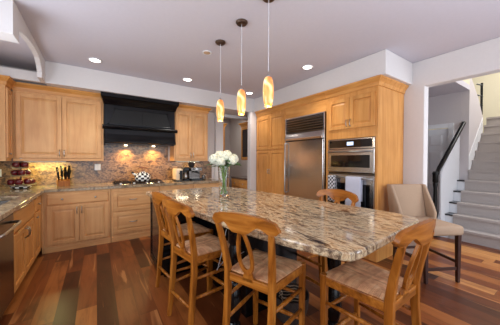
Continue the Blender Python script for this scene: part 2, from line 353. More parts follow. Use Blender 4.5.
# ================================================================ CABINETS
def door_leaf(parent, x0, x1, z0, z1, mat, mat_h, name='door', t=.02, handle=None, hz=None, y=0):
    b = BM(); fr = .055 if (x1-x0) > .2 and (z1-z0) > .25 else .035
    box(b, x0, x0+fr, y-t, y, z0, z1); box(b, x1-fr, x1, y-t, y, z0, z1)
    box(b, x0+fr, x1-fr, y-t, y, z0, z0+fr); box(b, x0+fr, x1-fr, y-t, y, z1-fr, z1)
    # raised centre panel with bevelled edge
    box(b, x0+fr, x1-fr, y-.006, y, z0+fr, z1-fr)
    g = min(.035, (z1-z0-2*fr)*.25)
    frustum(b, (x0+fr+.006, x1-fr-.006, z0+fr+.006, z1-fr-.006), y-.006, (x0+fr+g, x1-fr-g, z0+fr+g, z1-fr-g), y-.016, 'y')
    o = obj(name, b, mat, parent, bevel=.003)
    if handle == 'pull_v':
        hx, hh = hz; s = BM(); sweep(s, [(hx, y-t, hh-.05), (hx, y-t-.028, hh-.04), (hx, y-t-.032, hh), (hx, y-t-.028, hh+.04), (hx, y-t, hh+.05)], .006)
        obj('pull', s, M['chrome'], o, smooth=True)
    elif handle == 'pull_h':
        hx, hh = hz; s = BM(); sweep(s, [(hx-.055, y-t, hh), (hx-.04, y-t-.026, hh), (hx, y-t-.032, hh-.004), (hx+.04, y-t-.026, hh), (hx+.055, y-t, hh)], .006)
        obj('pull', s, M['chrome'], o, smooth=True)
    elif handle == 'knob':
        hx, hh = hz if isinstance(hz[0], (int, float)) else (None, None)
        for (kx, kz) in ([hz] if hx is not None else hz):
            s = BM(); sweep(s, [(kx, y-t, kz), (kx, y-t-.012, kz), (kx, y-t-.016, kz), (kx, y-t-.026, kz)], [.006, .006, .014, .011], 10)
            obj('knob', s, M['chrome'], o, smooth=True)
    return o
def slab(parent, x0, x1, z0, z1, mat, name='drawer', knobs=None, y=0):
    b = BM(); frustum(b, (x0, x1, z0, z1), y, (x0, x1, z0, z1), y-.012, 'y'); frustum(b, (x0, x1, z0, z1), y-.012, (x0+.012, x1-.012, z0+.012, z1-.012), y-.02, 'y')
    o = obj(name, b, mat, parent, bevel=.002)
    for (kx, kz) in (knobs or []):
        s = BM(); sweep(s, [(kx, y-.02, kz), (kx, y-.032, kz), (kx, y-.036, kz), (kx, y-.046, kz)], [.006, .006, .014, .011], 10)
        obj('knob', s, M['chrome'], o, smooth=True)
    return o
def crown(parent, x0, x1, z0, z1, mat, out=.075, left=0, right=0, y=0, depth=.3):
    # profile swept along the front, mitred returns on open ends
    prof = [(0, z0), (.012, z0), (.016, z0+.02), (out*.35, z0+(z1-z0)*.42), (out*.8, z0+(z1-z0)*.72), (out, z0+(z1-z0)*.8), (out, z1)]
    b = BM(); cols = []
    for (o_, z) in prof:
        path = []
        if left: path += [(x0-o_, y+depth, z)]
        path += [(x0-(o_ if left else 0), y-o_, z), (x1+(o_ if right else 0), y-o_, z)]
        if right: path += [(x1+o_, y+depth, z)]
        cols.append([b.verts.new(p) for p in path])
    for a, c in zip(cols, cols[1:]):
        for i in range(len(a)-1): b.faces.new((a[i], a[i+1], c[i+1], c[i]))
    top = cols[-1]; bot = cols[0]
    tb = [b.verts.new((x0, y+.01, z1)), b.verts.new((x1, y+.01, z1))]
    if not left and not right: b.faces.new((top[0], top[1], tb[1], tb[0]))
    return obj('crown_molding', b, mat, parent)

# ---- base cabinets on the back wall (front plane Y=4.30)
YF = 4.30
def base_unit(x0, x1, label, kind, loc=(0, 0, 0)):
    t = thing('base_cabinet', label, 'cabinet', (x0, YF, 0), 0, 'base cabinets along the back wall')
    W = x1-x0
    obj('body', box(BM(), .001, W-.001, .0, YB-YF-.022, .0, .868), M['maple'], t)
    obj('plinth', box(BM(), .001, W-.001, -.012, .0, .0, .085), M['maple_h'], t, bevel=.003)
    if kind == 'doors':
        slab(t, .03, W-.03, .68, .84, M['maple_h'], knobs=[(W*.25, .76), (W*.75, .76)])
        door_leaf(t, .03, W/2-.003, .11, .66, M['maple'], M['maple_h'], handle='pull_v', hz=(W/2-.03, .58))
        door_leaf(t, W/2+.003, W-.03, .11, .66, M['maple'], M['maple_h'], handle='pull_v', hz=(W/2+.03, .58))
    elif kind == 'drawers':
        door_leaf(t, .03, W-.03, .50, .82, M['maple_h'], M['maple_h'], 'drawer', handle='pull_h', hz=(W/2-.05, .68))
        door_leaf(t, .03, W-.03, .13, .47, M['maple_h'], M['maple_h'], 'drawer', handle='pull_h', hz=(W/2-.05, .31))
    return t
base_unit(-.615, .19, 'light maple base cabinet with one wide drawer over two doors, below the knife block', 'doors')
base_unit(.195, .93, 'light maple cabinet with two deep drawers, directly under the cooktop', 'drawers')
base_unit(.935, 1.56, 'light maple deep drawer cabinet under the toaster, partly behind the island stools', 'drawers')
base_unit(1.565, 2.14, 'light maple two door cabinet at the passage end of the back counter', 'doors')
t = thing('corner_filler', 'plain maple corner post where left and back base cabinets meet', 'cabinet', (-.64, YF, 0))
obj('post', box(BM(), 0, .023, -.0, .05, 0, .868), M['maple'], t)

# ---- left run (front plane X=-.64, faces +X), local x grows with Y
def left_unit(name, y0, label, cat, group=None): return thing(name, label, cat, (-.64, y0, 0), R(90), group)
t = left_unit('sink_cabinet', 2.88, 'warm-lit maple sink base cabinet with false drawer front and two doors', 'cabinet')
W = .87; obj('body', box(BM(), .001, W-.001, 0, .658, .10, .70), M['gold'], t)
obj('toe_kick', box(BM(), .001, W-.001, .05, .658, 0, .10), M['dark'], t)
obj('face_rail', box(BM(), .001, W-.001, 0, .02, .70, .868), M['gold_h'], t)
slab(t, .02, W-.02, .66, .845, M['gold_h'], 'false_drawer')
door_leaf(t, .02, W/2-.003, .12, .64, M['gold'], M['gold_h'], handle='pull_v', hz=(W/2-.03, .57))
door_leaf(t, W/2+.003, W-.02, .12, .64, M['gold'], M['gold_h'], handle='pull_v', hz=(W/2+.03, .57))
t = left_unit('base_cabinet', 3.755, 'narrow warm-lit maple base cabinet between sink cabinet and corner', 'cabinet')
W = .54; obj('body', box(BM(), .001, W, 0, .658, .10, .868), M['gold'], t)
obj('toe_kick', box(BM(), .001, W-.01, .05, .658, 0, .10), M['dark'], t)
slab(t, .02, .33, .69, .845, M['gold_h'], knobs=[(.175, .77)])
door_leaf(t, .02, .33, .12, .67, M['gold'], M['gold_h'], handle='knob', hz=(.06, .62))
t = left_unit('dishwasher', 2.27, 'stainless steel dishwasher under the left counter with bar handle', 'dishwasher')
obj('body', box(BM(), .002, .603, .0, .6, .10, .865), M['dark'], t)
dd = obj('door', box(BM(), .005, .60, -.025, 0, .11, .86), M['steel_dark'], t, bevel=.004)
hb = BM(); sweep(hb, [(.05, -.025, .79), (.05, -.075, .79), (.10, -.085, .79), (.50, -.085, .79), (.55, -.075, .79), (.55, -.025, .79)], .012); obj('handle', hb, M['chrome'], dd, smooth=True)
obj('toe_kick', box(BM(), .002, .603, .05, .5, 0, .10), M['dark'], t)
t = left_unit('base_cabinet', 1.2, 'warm-lit maple base cabinet on the near side of the dishwasher', 'cabinet')
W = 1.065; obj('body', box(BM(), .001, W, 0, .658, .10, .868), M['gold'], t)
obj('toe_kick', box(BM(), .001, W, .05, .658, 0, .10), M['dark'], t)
door_leaf(t, .02, W/2-.003, .12, .84, M['gold'], M['gold_h']); door_leaf(t, W/2+.003, W-.02, .12, .84, M['gold'], M['gold_h'])

# ---- countertop with sink cut-out
b = BM(); zc0, zc1 = .87, .91
box(b, XL+.003, 2.16, 4.265, YB-.022, zc0, zc1)
box(b, XL+.003, -.605, 3.72, 4.265, zc0, zc1); box(b, XL+.003, -.605, 1.18, 2.95, zc0, zc1)
box(b, XL+.003, -1.17, 2.95, 3.72, zc0, zc1); box(b, -.74, -.605, 2.95, 3.72, zc0, zc1)
bmesh.ops.remove_doubles(b, verts=b.verts, dist=.0001)
tag(obj('countertop', b, M['granite2'], bevel=.004), 'L-shaped speckled brown granite countertop on the back and left cabinets', 'countertop')
b = BM(); box(b, XL+.003, 2.22, YB-.02, YB-.001, .911, 1.308); box(b, .085, 1.235, YB-.0195, YB-.0012, 1.309, 1.62)
tag(obj('backsplash', b, M['splash']), 'mottled gold and brown granite backsplash on the back wall', 'backsplash')
t = thing('sink', 'undermount stainless sink set into the left countertop', 'sink', (-.955, 3.335, .70))
b = BM(); x, y = .213, .383
box(b, -x, x, -y, y, .002, .008); box(b, -x, -x+.006, -y, y, .008, .168); box(b, x-.006, x, -y, y, .008, .168); box(b, -x, x, -y, -y+.006, .008, .168); box(b, -x, x, y-.006, y, .008, .168)
obj('basin', b, M['steel'], t); obj('drain', lathe(BM(), [(.04, .008), (.045, .012), (.03, .013)]), M['chrome'], t)

# ---- wall cabinets on the back wall
def upper(x0, x1, label, left=0, right=0, y=4.60, group='upper cabinets on the back wall'):
    t = thing('upper_cabinet', label, 'cabinet', (x0, y, 1.31), 0, group); W = x1-x0
    obj('body', box(BM(), 0, W, 0, YB-y-.003, 0, 1.119), M['maple'], t)
    obj('light_rail', box(BM(), 0, W, -.012, .0, 0, .035), M['maple_h'], t, bevel=.003)
    door_leaf(t, .03, W/2-.003, .045, .98, M['maple'], M['maple_h'], handle='pull_v', hz=(W/2-.028, .12))
    door_leaf(t, W/2+.003, W-.03, .045, .98, M['maple'], M['maple_h'], handle='pull_v', hz=(W/2+.028, .12))
    crown(t, 0, W, 1.01, 1.119, M['gold_h'], .06, left, right, depth=.1)
    return t
upper(-.985, .103, 'two door light maple wall cabinet left of the black range hood')
upper(1.275, 1.985, 'two door light maple wall cabinet right of the black range hood', right=1)
t = thing('upper_cabinet', 'narrow maple wall cabinet with one knob in the far left corner', 'cabinet', (-1.0, 4.34, 1.31), R(90), None)
obj('body', box(BM(), 0, .255, 0, .315, 0, 1.119), M['maple'], t)
door_leaf(t, .02, .24, .045, .98, M['maple'], M['maple_h'], handle='knob', hz=(.06, .10))
crown(t, 0, .255, 1.01, 1.119, M['gold_h'], .06, left=1, depth=.315)

for nx, lx, e, c in (('left', -.66, 4.6, (1, .92, .36)), ('right', 1.62, 1.5, (1, .85, .6))):
    t = thing('undercabinet_light', f'slim light strip under the {nx} wall cabinet', 'lamp', (lx, 4.80, 1.3095))
    obj('housing', box(BM(), -.25, .25, -.02, .02, -.012, 0), M['white'], t); obj('lens', box(BM(), -.24, .24, -.016, .016, -.014, -.0121), M['striplens'], t)
    area('undercabinet_glow', (lx, 4.80, 1.29), (0, 0, 0), .5, .03, e, c)
# ---- range hood (X .09..1.25)
t = thing('range_hood', 'large black wooden range hood with crown and recessed slanted panel', 'range hood', (.690, YB-.003, 1.60))
hw = .578
obj('body', frustum(frustum(BM(), (-hw+.012, hw-.012, -.40, 0), .0, (-hw, hw, -.41, 0), .31), (-hw, hw, -.41, 0), .31, (-hw, hw, -.41, 0), .70), M['blackwood'], t)
# curved apron
pr = [(-.40, .01), (-.47, .02), (-.475, .05), (-.455, .10), (-.44, .17), (-.435, .24), (-.40, .24)]
b = BM(); prism(b, pr, -hw+.005, hw-.005, 'x'); obj('apron', b, M['blackwood'], t)
pr = [(-.40, .245), (-.47, .245), (-.49, .262), (-.50, .285), (-.485, .31), (-.40, .31)]
b = BM(); prism(b, pr, -hw-.03, hw+.03, 'x'); obj('band_molding', b, M['blackwood'], t, bevel=.004)
b = BM(); frustum(b, (-.50, .50, .33, .33), 0, (-.50, .50, .33, .33), .001) if False else None
b = BM()
tr_o = [(-.52, .335), (.52, .335), (.43, .60), (-.43, .60)]
# raised frame bars around the trapezoid
b2 = BM()
def bar2(bm, p, q, wd, y0, y1):
    p = Vector((p[0], 0, p[1])); q = Vector((q[0], 0, q[1])); dv = (q-p).normalized(); nn = Vector((-dv.z, 0, dv.x))*wd/2
    c = [p-nn-dv*wd/2, q-nn+dv*wd/2, q+nn+dv*wd/2, p+nn-dv*wd/2]; prism(bm, [(v.x, v.z) for v in c], y0, y1, 'y')
for i in range(4): bar2(b2, tr_o[i], tr_o[(i+1)%4], .022, -.428, -.41)
bar2(b2, (0, .345), (0, .59), .006, -.416, -.41)
obj('panel_frame', b2, M['blackwood'], t, bevel=.005)
prism(b, [(-.505, .345), (.505, .345), (.42, .59), (-.42, .59)], -.414, -.41, 'y'); obj('panel', b, M['inset'], t)
prof = [(0, .655), (.02, .66), (.03, .68), (.06, .73), (.095, .76), (.11, .77), (.11, .828)]
b = BM(); cols = []
for o_, z in prof: cols.append([b.verts.new(p) for p in ((-hw-o_*.45, -.345, z), (-hw-o_*.45, -.41-o_, z), (hw+o_*.45, -.41-o_, z), (hw+o_*.45, -.345, z))])
for a, c in zip(cols, cols[1:]):
    for i in range(4): b.faces.new((a[i], a[(i+1)%4], c[(i+1)%4], c[i]))
b.faces.new(cols[0]); b.faces.new(cols[-1]); obj('crown_molding', b, M['blackwood'], t)
for x in (-.235, .245):
    obj('hood_lamp', lathe(BM(), [(.024, -.010), (.027, -.004), (.027, .0)], (x, -.12)), M['hoodbulb'], t)
for x in (.457, .937): spot('hood_lamp_light', (x, 4.807, 1.58), 34, (1, .64, .24), 140, 1, .03)

# ---- right wall tall cabinets (front plane X=3.05, faces -X; local x = 4.28 - Y)
XF = 3.05
def RT(name, y_hi, label, cat): return thing(name, label, cat, (XF, y_hi, 0), R(-90))
D = XR-XF-.003
t = RT('pantry_cabinet', 4.285, 'tall warm-lit maple pantry cabinet with four doors beside the refrigerator', 'cabinet')
W = .975; obj('body', box(BM(), 0, W, 0, D, 0, 2.429), M['gold'], t)
for i, (a, c) in enumerate(((.02, W/2-.003), (W/2+.003, W-.02))):
    hx = W/2-.03 if i == 0 else W/2+.03
    door_leaf(t, a, c, 1.56, 2.26, M['gold'], M['gold_h'])
    door_leaf(t, a, c, .12, 1.535, M['gold'], M['gold_h'], handle='pull_v', hz=(hx, 1.10))
crown(t, 0, W, 2.32, 2.429, M['gold_h'], .06, left=0)
t = RT('over_fridge_cabinet', 3.309, 'warm-lit maple panel cabinet bridging above the refrigerator', 'cabinet')
W = .935; obj('body', box(BM(), 0, W, 0, D, 2.125, 2.429), M['gold_h'], t); crown(t, 0, W, 2.32, 2.429, M['gold_h'], .06)
t = RT('refrigerator', 3.300, 'wide built-in stainless steel refrigerator with louvred top grille', 'refrigerator')
W = .912
b = BM(); box(b, 0, W, .0, D-.02, 0.0, 2.118); obj('body', b, M['steel_dark'], t)
b = BM(); box(b, 0, .018, -.03, 0, .1, 2.118); box(b, W-.018, W, -.03, 0, .1, 2.118); box(b, .018, W-.018, -.03, 0, 2.098, 2.118); obj('trim_frame', b, M['steel'], t, bevel=.003)
b = BM()
for k in range(6): z = 1.835+k*.043; prism(b, [(-.004, z+.02), (-.034, z), (-.036, z+.006), (-.006, z+.028)], .02, W-.02, 'x')
obj('louvre_grille', b, M['steel'], t)
# bulging valance under the grille
pr = [(-.002, 1.69), (-.03, 1.69), (-.062, 1.70), (-.066, 1.73), (-.055, 1.77), (-.04, 1.80), (-.03, 1.825), (-.002, 1.825)]
obj('valance', prism(BM(), pr, .02, W-.02, 'x'), M['steel'], t, bevel=.003)
dd = obj('door', box(BM(), .022, W-.022, -.035, -.001, .14, 1.68), M['steel'], t, bevel=.006)
hb = BM(); sweep(hb, [(.05, -.035, 1.65), (.05, -.078, 1.65), (.05, -.085, 1.64), (.05, -.085, .74), (.05, -.078, .73), (.05, -.035, .73)], .010); obj('handle', hb, M['chrome'], dd, smooth=True)
t = RT('oven_cabinet', 2.372, 'tall warm-lit maple oven cabinet with two upper doors and a plain side', 'cabinet')
W = .807
b = BM(); box(b, 0, .045, 0, D, 0, 2.429); box(b, W-.03, W, 0, D, 0, 2.429); box(b, .045, W-.03, 0, D, 1.66, 2.429); box(b, .045, W-.03, D-.02, D, 0, 1.66); box(b, .045, W-.03, 0, D-.02, 0, .40)
obj('body', b, M['gold'], t)
door_leaf(t, .05, W/2-.003, 1.80, 2.25, M['gold'], M['gold_h'], handle='pull_v', hz=(W/2-.028, 1.88))
door_leaf(t, W/2+.003, W-.035, 1.80, 2.25, M['gold'], M['gold_h'], handle='pull_v', hz=(W/2+.028, 1.88))
slab(t, .05, W-.035, .12, .38, M['gold_h'])
crown(t, 0, W, 2.32, 2.429, M['gold_h'], .06, right=1, depth=D)
# microwave
OW = .725
t = thing('microwave_oven', 'built-in stainless microwave oven with dark display, above the wall oven', 'oven', (XF, 2.323, 1.165), R(-90))
obj('body', box(BM(), .0, OW, .002, .45, .0, .485), M['steel_dark'], t)
dp = obj('control_panel', box(BM(), .0, OW, -.02, .002, .345, .485), M['steel'], t, bevel=.003)
g = obj('control_glass', box(BM(), .03, OW-.03, -.024, -.0195, .36, .47), M['glassblack'], dp)
obj('display', box(BM(), .33, .43, -.027, -.0235, .39, .44), M['lcd'], dp)
dd = obj('door', box(BM(), .0, OW, -.022, .002, .005, .335), M['steel'], t, bevel=.004)
obj('window', box(BM(), .06, OW-.06, -.026, -.0215, .075, .25), M['glassblack'], dd)
hb = BM(); sweep(hb, [(.03, -.022, .30), (.03, -.06, .30), (OW-.03, -.06, .30), (OW-.03, -.022, .30)], .011); obj('handle', hb, M['chrome'], dd, smooth=True)
t = thing('wall_oven', 'built-in stainless wall oven under the microwave, towels on its handle', 'oven', (XF, 2.323, .41), R(-90))
obj('body', box(BM(), .0, OW, .002, .50, .0, .745), M['steel_dark'], t)
dd = obj('door', box(BM(), .0, OW, -.022, .002, .01, .72), M['steel'], t, bevel=.004)
obj('window', box(BM(), .055, OW-.055, -.026, -.0215, .09, .60), M['glassblack'], dd)
hb = BM(); sweep(hb, [(.03, -.022, .68), (.03, -.065, .68), (OW-.03, -.065, .68), (OW-.03, -.022, .68)], .011); obj('handle', hb, M['chrome'], dd, smooth=True)
def towel(y0, y1, zl, mat, name, label):
    # draped over the oven handle bar at X = XF-.065, z = 1.09
    b = BM(); n = 10; zt = 1.09; xs = XF-.065; rows = []
    for zz, xo in ((zl, -.022), (zl+.15, -.021), (zt-.08, -.019), (zt, -.018), (zt+.015, -.012), (zt+.0195, 0), (zt+.015, .012), (zt, .018), (zt-.1, .017), (zl+.12, .016)):
        rows.append([b.verts.new((xs+xo+.003*math.sin(i*1.9)*(zt-zz)*3, y0+(y1-y0)*i/n, zz)) for i in range(n+1)])
    for a, c in zip(rows, rows[1:]):
        for i in range(n): b.faces.new((a[i], a[i+1], c[i+1], c[i]))
    o = obj(name, b, mat, smooth=True); s = o.modifiers.new('s', 'SOLIDIFY'); s.thickness = .004; s.offset = 1
    return tag(o, label, 'towel')
towel(2.14, 2.27, .72, M['check_towel'], 'checked_towel', 'black and white checked towel hanging on the wall oven handle')
towel(1.74, 1.97, .66, M['towel'], 'pale_towel', 'pale lavender towel hanging on the wall oven handle')

# ---- passage cabinets, seen through the opening
t = RT('buffet_cabinet', 5.27, 'low maple buffet with knobbed drawers in the passage behind the vase', 'cabinet'); t.location = (2.95, 5.27, 0)
W = .83; obj('body', box(BM(), 0, W, 0, .6, 0, .86), M['gold'], t)
for i in range(2): slab(t, .02+i*.4, .41+i*.4, .66, .83, M['gold_h'], knobs=[(.21+i*.4, .75)]); door_leaf(t, .02+i*.4, .41+i*.4, .1, .64, M['gold'], M['gold_h'])
b = BM(); box(b, 0, W, -.02, .6, .861, .90); obj('buffet_top', b, M['splash2'], t)
tag(obj('backsplash', box(BM(), 3.56, 3.58, 4.44, 5.27, .90, 1.33), M['splash2']), 'dark granite backsplash above the passage buffet', 'backsplash')
t = RT('glass_cabinet', 5.27, 'maple wall cabinet with dark glass doors in the passage', 'cabinet'); t.location = (3.25, 5.27, 1.33)
W = .83; obj('body', box(BM(), 0, W, 0, .32, 0, .93), M['gold'], t)
for i in range(2):
    dd = obj('door', box(box(box(box(BM(), .01+i*.41, .06+i*.41, -.02, 0, .02, .86), .36+i*.41, .41+i*.41, -.02, 0, .02, .86), .06+i*.41, .36+i*.41, -.02, 0, .02, .08), .06+i*.41, .36+i*.41, -.02, 0, .80, .86), M['gold'], t, bevel=.003)
    obj('glass_pane', box(BM(), .06+i*.41, .36+i*.41, -.008, -.002, .08, .80), M['cabglass'], dd)
crown(t, 0, W, .87, .98, M['gold_h'], .06, left=1, depth=.32)
t = thing('tall_cabinet', 'tall maple cabinet at the far end of the passage', 'cabinet', (2.86, 6.3, 0)); W = .42
obj('body', box(BM(), 0, W, 0, .595, 0, 2.36), M['gold'], t); door_leaf(t, .02, W-.02, .1, 2.28, M['gold'], M['gold_h']); crown(t, 0, W, 2.34, 2.44, M['gold_h'], .05, left=1, right=1, depth=.5)

# ================================================================ ISLAND
t = thing('kitchen_island', 'large kitchen island with swirled granite top on black base', 'island', (0, 0, 0))
pts = [(.55, 3.33), (.57, 2.75), (.63, 2.24), (.70, 1.75), (.765, 1.3), (.85, .98), (.925, .75), (.965, .655), (1.03, .618), (1.25, .632), (1.55, .66), (1.85, .69), (1.98, .715), (2.045, .79), (2.055, 1.0), (2.02, 1.32), (1.985, 1.62), (1.94, 2.1), (1.885, 2.55), (1.84, 2.9), (1.74, 3.18), (1.56, 3.34)]
def catmull(P, k=4, closed=True):
    out = []; n = len(P)
    for i in range(n):
        p0, p1, p2, p3 = (P[(i+j-1) % n] for j in range(4))
        if i >= n-2 or i == 0 and False: out.append(p1); continue
        for s in range(k):
            q = s/k; out.append(tuple(.5*((2*p1[d])+(-p0[d]+p2[d])*q+(2*p0[d]-5*p1[d]+4*p2[d]-p3[d])*q*q+(-p0[d]+3*p1[d]-3*p2[d]+p3[d])*q**3) for d in (0, 1)))
    return out
P2 = [pts[0]] + [p for p in catmull(pts)[4:]]
obj('granite_top', prism(BM(), P2, .865, .91), M['granite'], t, bevel=.009)
obj('apron', prism(BM(), [(.80, 2.64), (.92, 1.20), (1.70, 1.05), (1.82, 1.5), (1.72, 2.64)], .80, .864), M['black'], t)
eb = BM(); box(eb, .605, 1.62, 2.66, 3.25, .05, .863); box(eb, .64, 1.58, 2.70, 3.20, 0, .05); obj('end_cabinet', eb, M['black'], t, bevel=.004)
# framed side of the end cabinet
eb = BM(); box(eb, .59, .605, 2.66, 2.72, .05, .86); box(eb, .59, .605, 3.19, 3.25, .05, .86); box(eb, .59, .605, 2.72, 3.19, .05, .12); box(eb, .59, .605, 2.72, 3.19, .79, .86); obj('side_frame', eb, M['black'], t, bevel=.003)
obj('side_panel', box(BM(), .599, .606, 2.72, 3.19, .12, .79), plain('side_glass', srgb(48, 34, 30), .12, spec=.7), t)
obj('base_cabinet', box(BM(), 1.05, 1.65, 1.62, 2.66, .0, .80), M['black'], t, bevel=.004)
leg = [(.045, 0), (.05, .02), (.05, .05), (.032, .07), (.045, .10), (.058, .16), (.062, .22), (.05, .30), (.036, .34), (.05, .36), (.05, .38), (.036, .40), (.044, .46), (.054, .55), (.05, .63), (.036, .68), (.05, .70), (.05, .80)]
for x, y in ((.90, 1.56), (1.56, 1.13)):
    obj('leg', lathe(BM(), leg, (x, y), 24), M['black'], t, smooth='auto')

# ================================================================ STOOLS (front = -Y, local)
def make_stool(label):
    t = thing('bar_stool', label, 'stool', (0, 0, 0), 0, 'counter stools around the island')
    WF, WB, DF, DB = .20, .17, -.20, .18       # half widths, front/back y
    for s in (-1, 1):
        b = BM(); sweep(b, [(s*WF, DF, 0), (s*WF, DF, .3), (s*WF, DF, .61)], [(.030, .030), (.036, .036), (.04, .04)], 4, up=(0, 1, 0)); obj('leg', b, M['stool'], t, bevel=.004)
        b = BM(); sweep(b, [(s*(WB+.005), DB+.042, 0), (s*(WB+.003), DB+.026, .14), (s*WB, DB+.012, .32), (s*WB, DB, .48), (s*WB, DB, .62), (s*(WB+.01), DB+.02, .74), (s*(WB+.022), DB+.048, .86), (s*(WB+.031), DB+.068, .932)],
                        [(.030, .032), (.034, .038), (.036, .042), (.036, .044), (.036, .044), (.034, .040), (.032, .034), (.03, .028)], 4, up=(0, 1, 0))
        obj('back_post', b, M['stool'], t, bevel=.005)
    b = BM()
    prism(b, [(-WF+.02, DF-.012), (WF-.02, DF-.012), (WF-.02, DF+.012), (-WF+.02, DF+.012)], .545, .60)
    prism(b, [(-WB+.018, DB-.012), (WB-.018, DB-.012), (WB-.018, DB+.012), (-WB+.018, DB+.012)], .545, .60)
    for s in (-1, 1):
        q = [(s*(WF-.012), DF+.02), (s*(WF+.012), DF+.02), (s*(WB+.012), DB-.022), (s*(WB-.012), DB-.022)]
        prism(b, q if s < 0 else q[::-1], .545, .60)
    obj('seat_frame', b, M['stool_h'], t, bevel=.004)
    # rush seat: pillowed grid, four woven triangles
    b = BM(); n = 12; g = []
    for i in range(n+1):
        v = i/n; y = DF-.012+(DB-DF+.0)*v; hw = (WF+.012)*(1-v)+(WB-.004)*v; row = []
        for j in range(n+1):
            u = j/n*2-1; e = max(abs(u), abs(2*v-1)); z = .628 - .022*e**6 - .008*(1-e)*.8
            x = hw*u
            if v < .14 and abs(u) > .8: z -= 0.0
            row.append(b.verts.new((x, y, z)))
        g.append(row)
    for i in range(n):
        for j in range(n): b.faces.new((g[i][j], g[i][j+1], g[i+1][j+1], g[i+1][j]))
    low = {}
    border = g[0] + [r[-1] for r in g[1:]] + g[-1][::-1][1:] + [r[0] for r in g[1:-1]][::-1]
    lo = [b.verts.new((v.co.x, v.co.y, .598)) for v in border]
    for k in range(len(border)): b.faces.new((border[k], border[(k+1) % len(border)], lo[(k+1) % len(lo)], lo[k]))
    b.faces.new(lo); obj('rush_seat', b, M['rush'], t, smooth='auto')
    # top rail
    b = BM(); n = 28; prev = None
    for i in range(n+1):
        s = -1+2*i/n; a = abs(s); x = .248*s; y = DB+.10-.045*s*s*1.0 + .0
        top = 1.03 - .034*a**2 - .012*a**8
        if a < .18: lowz = .908
        elif a < .52: lowz = .908+.047*(1-math.cos((a-.18)/.34*PI))/2
        elif a < .84: lowz = .955-.033*(1-math.cos((a-.52)/.32*PI))/2
        else: lowz = .922
        if a > .88: e = math.sqrt(max(0, 1-((a-.88)/.125)**2)); mid = .95; top = mid+(top-mid)*e; lowz = mid+(lowz-mid)*e
        th = .014
        lean = .02
        ring = [b.verts.new(p) for p in ((x, y-th-lean*.3, lowz), (x, y+th-lean*.3, lowz), (x, y+th*1.15, (top+lowz)/2), (x, y+th+lean*.2, top-.004), (x, y-th+lean*.2, top-.004), (x, y-th*.9, (top+lowz)/2))]
        if prev:
            for k in range(6): b.faces.new((prev[k], prev[(k+1) % 6], ring[(k+1) % 6], ring[k]))
        else: b.faces.new(ring)
        prev = ring
    b.faces.new(prev); obj('top_rail', b, M['stool_h'], t, smooth='auto')
    # splat: open teardrop
    b = BM(); N = 28; rr = []
    def yz(z): return DB + .003 + (z-.60)/(.95-.60)*.085 
    for k in range(N):
        a = 2*PI*k/N; c, s = math.cos(a), math.sin(a)
        wf = .058*(1-.28*s); zo = .775+.155*s; wi = .036*(1-.42*s); zi = .775+.118*s
        rr.append([b.verts.new(p) for p in ((wf*c, yz(zo)-.009, zo), (wf*c, yz(zo)+.009, zo), (wi*c, yz(zi)+.009, zi), (wi*c, yz(zi)-.009, zi))])
    for k in range(N):
        A, B = rr[k], rr[(k+1) % N]
        for q in range(4): b.faces.new((A[q], A[(q+1) % 4], B[(q+1) % 4], B[q]))
    prism(b, [(-.045, .575), (.045, .575), (.03, .635), (-.03, .635)], yz(.6)-.009, yz(.6)+.009, 'y')
    prism(b, [(-.03, .90), (.03, .90), (.044, .945), (-.044, .945)], yz(.93)-.009, yz(.93)+.009, 'y')
    obj('splat', b, M['stool'], t, bevel=.003)
    def st(p, q, r=.0125):
        b = BM(); p, q = Vector(p), Vector(q); sweep(b, [p, p.lerp(q, .5), q], [r*.8, r*1.15, r*.8], 8); obj('stretcher', b, M['stool'], t, smooth=True)
    st((-WF+.015, DF, .20), (WF-.015, DF, .20), .015); st((-WF+.015, DF, .38), (WF-.015, DF, .38))
    st((-WB+.01, DB+.03, .22), (WB-.01, DB+.03, .22)); 
    for s in (-1, 1): st((s*WF, DF+.015, .28), (s*WB, DB+.005, .28)); st((s*WF, DF+.015, .43), (s*WB, DB-.01, .43))
    return t
st0 = make_stool('')
spots = [((.965, 1.265), 111, 'oak rush seat stool left of the island, nearest, whole back in view'),
         ((.765, 1.88), 100, 'oak stool with rush seat, middle one along the left side of the island'),
         ((.77, 2.39), 97, 'oak rush seat stool left of the island, farthest, beside the black end'),
         ((1.43, .765), 182, 'oak stool with rush seat at the near rounded end of the island'),
         ((1.90, 1.53), -90, 'oak stool behind the island on the oven side, only its curved back rail shows')]
for i, ((x, y), a, lab) in enumerate(spots):
    o = st0 if i == 0 else copy_tree(st0)
    o['label'] = lab; o.location = (x, y, 0); o.rotation_euler = (0, 0, R(a))

# ---- beige upholstered chair
t = thing('upholstered_chair', 'tan linen counter chair with wing sides and dark legs by the hall opening', 'chair', (3.26, 1.115, 0), math.atan2(.47, .88)*-1); t.scale = (.93, 1, 1)
for s in (-1, 1):
    b = BM(); sweep(b, [(s*.205, -.235, 0), (s*.215, -.225, .53)], [(.032, .032), (.045, .045)], 4, up=(0, 1, 0)); obj('leg', b, M['espresso'], t, bevel=.003)
    b = BM(); sweep(b, [(s*.21, .235, 0), (s*.215, .20, .53)], [(.032, .032), (.045, .045)], 4, up=(0, 1, 0)); obj('leg', b, M['espresso'], t, bevel=.003)
b = BM(); 
for s in (-1, 1): sweep(b, [(s*.21, -.21, .22), (s*.21, .21, .22)], [(.02, .03)]*2, 4)
sweep(b, [(-.20, -.23, .15), (.20, -.23, .15)], [(.02, .03)]*2, 4); sweep(b, [(-.20, .22, .22), (.20, .22, .22)], [(.02, .03)]*2, 4)
obj('footrest', b, M['espresso'], t)
b = BM(); box(b, -.25, .25, -.27, .22, .52, .63); obj('seat', b, M['fabric'], t, bevel=.03, smooth=True)
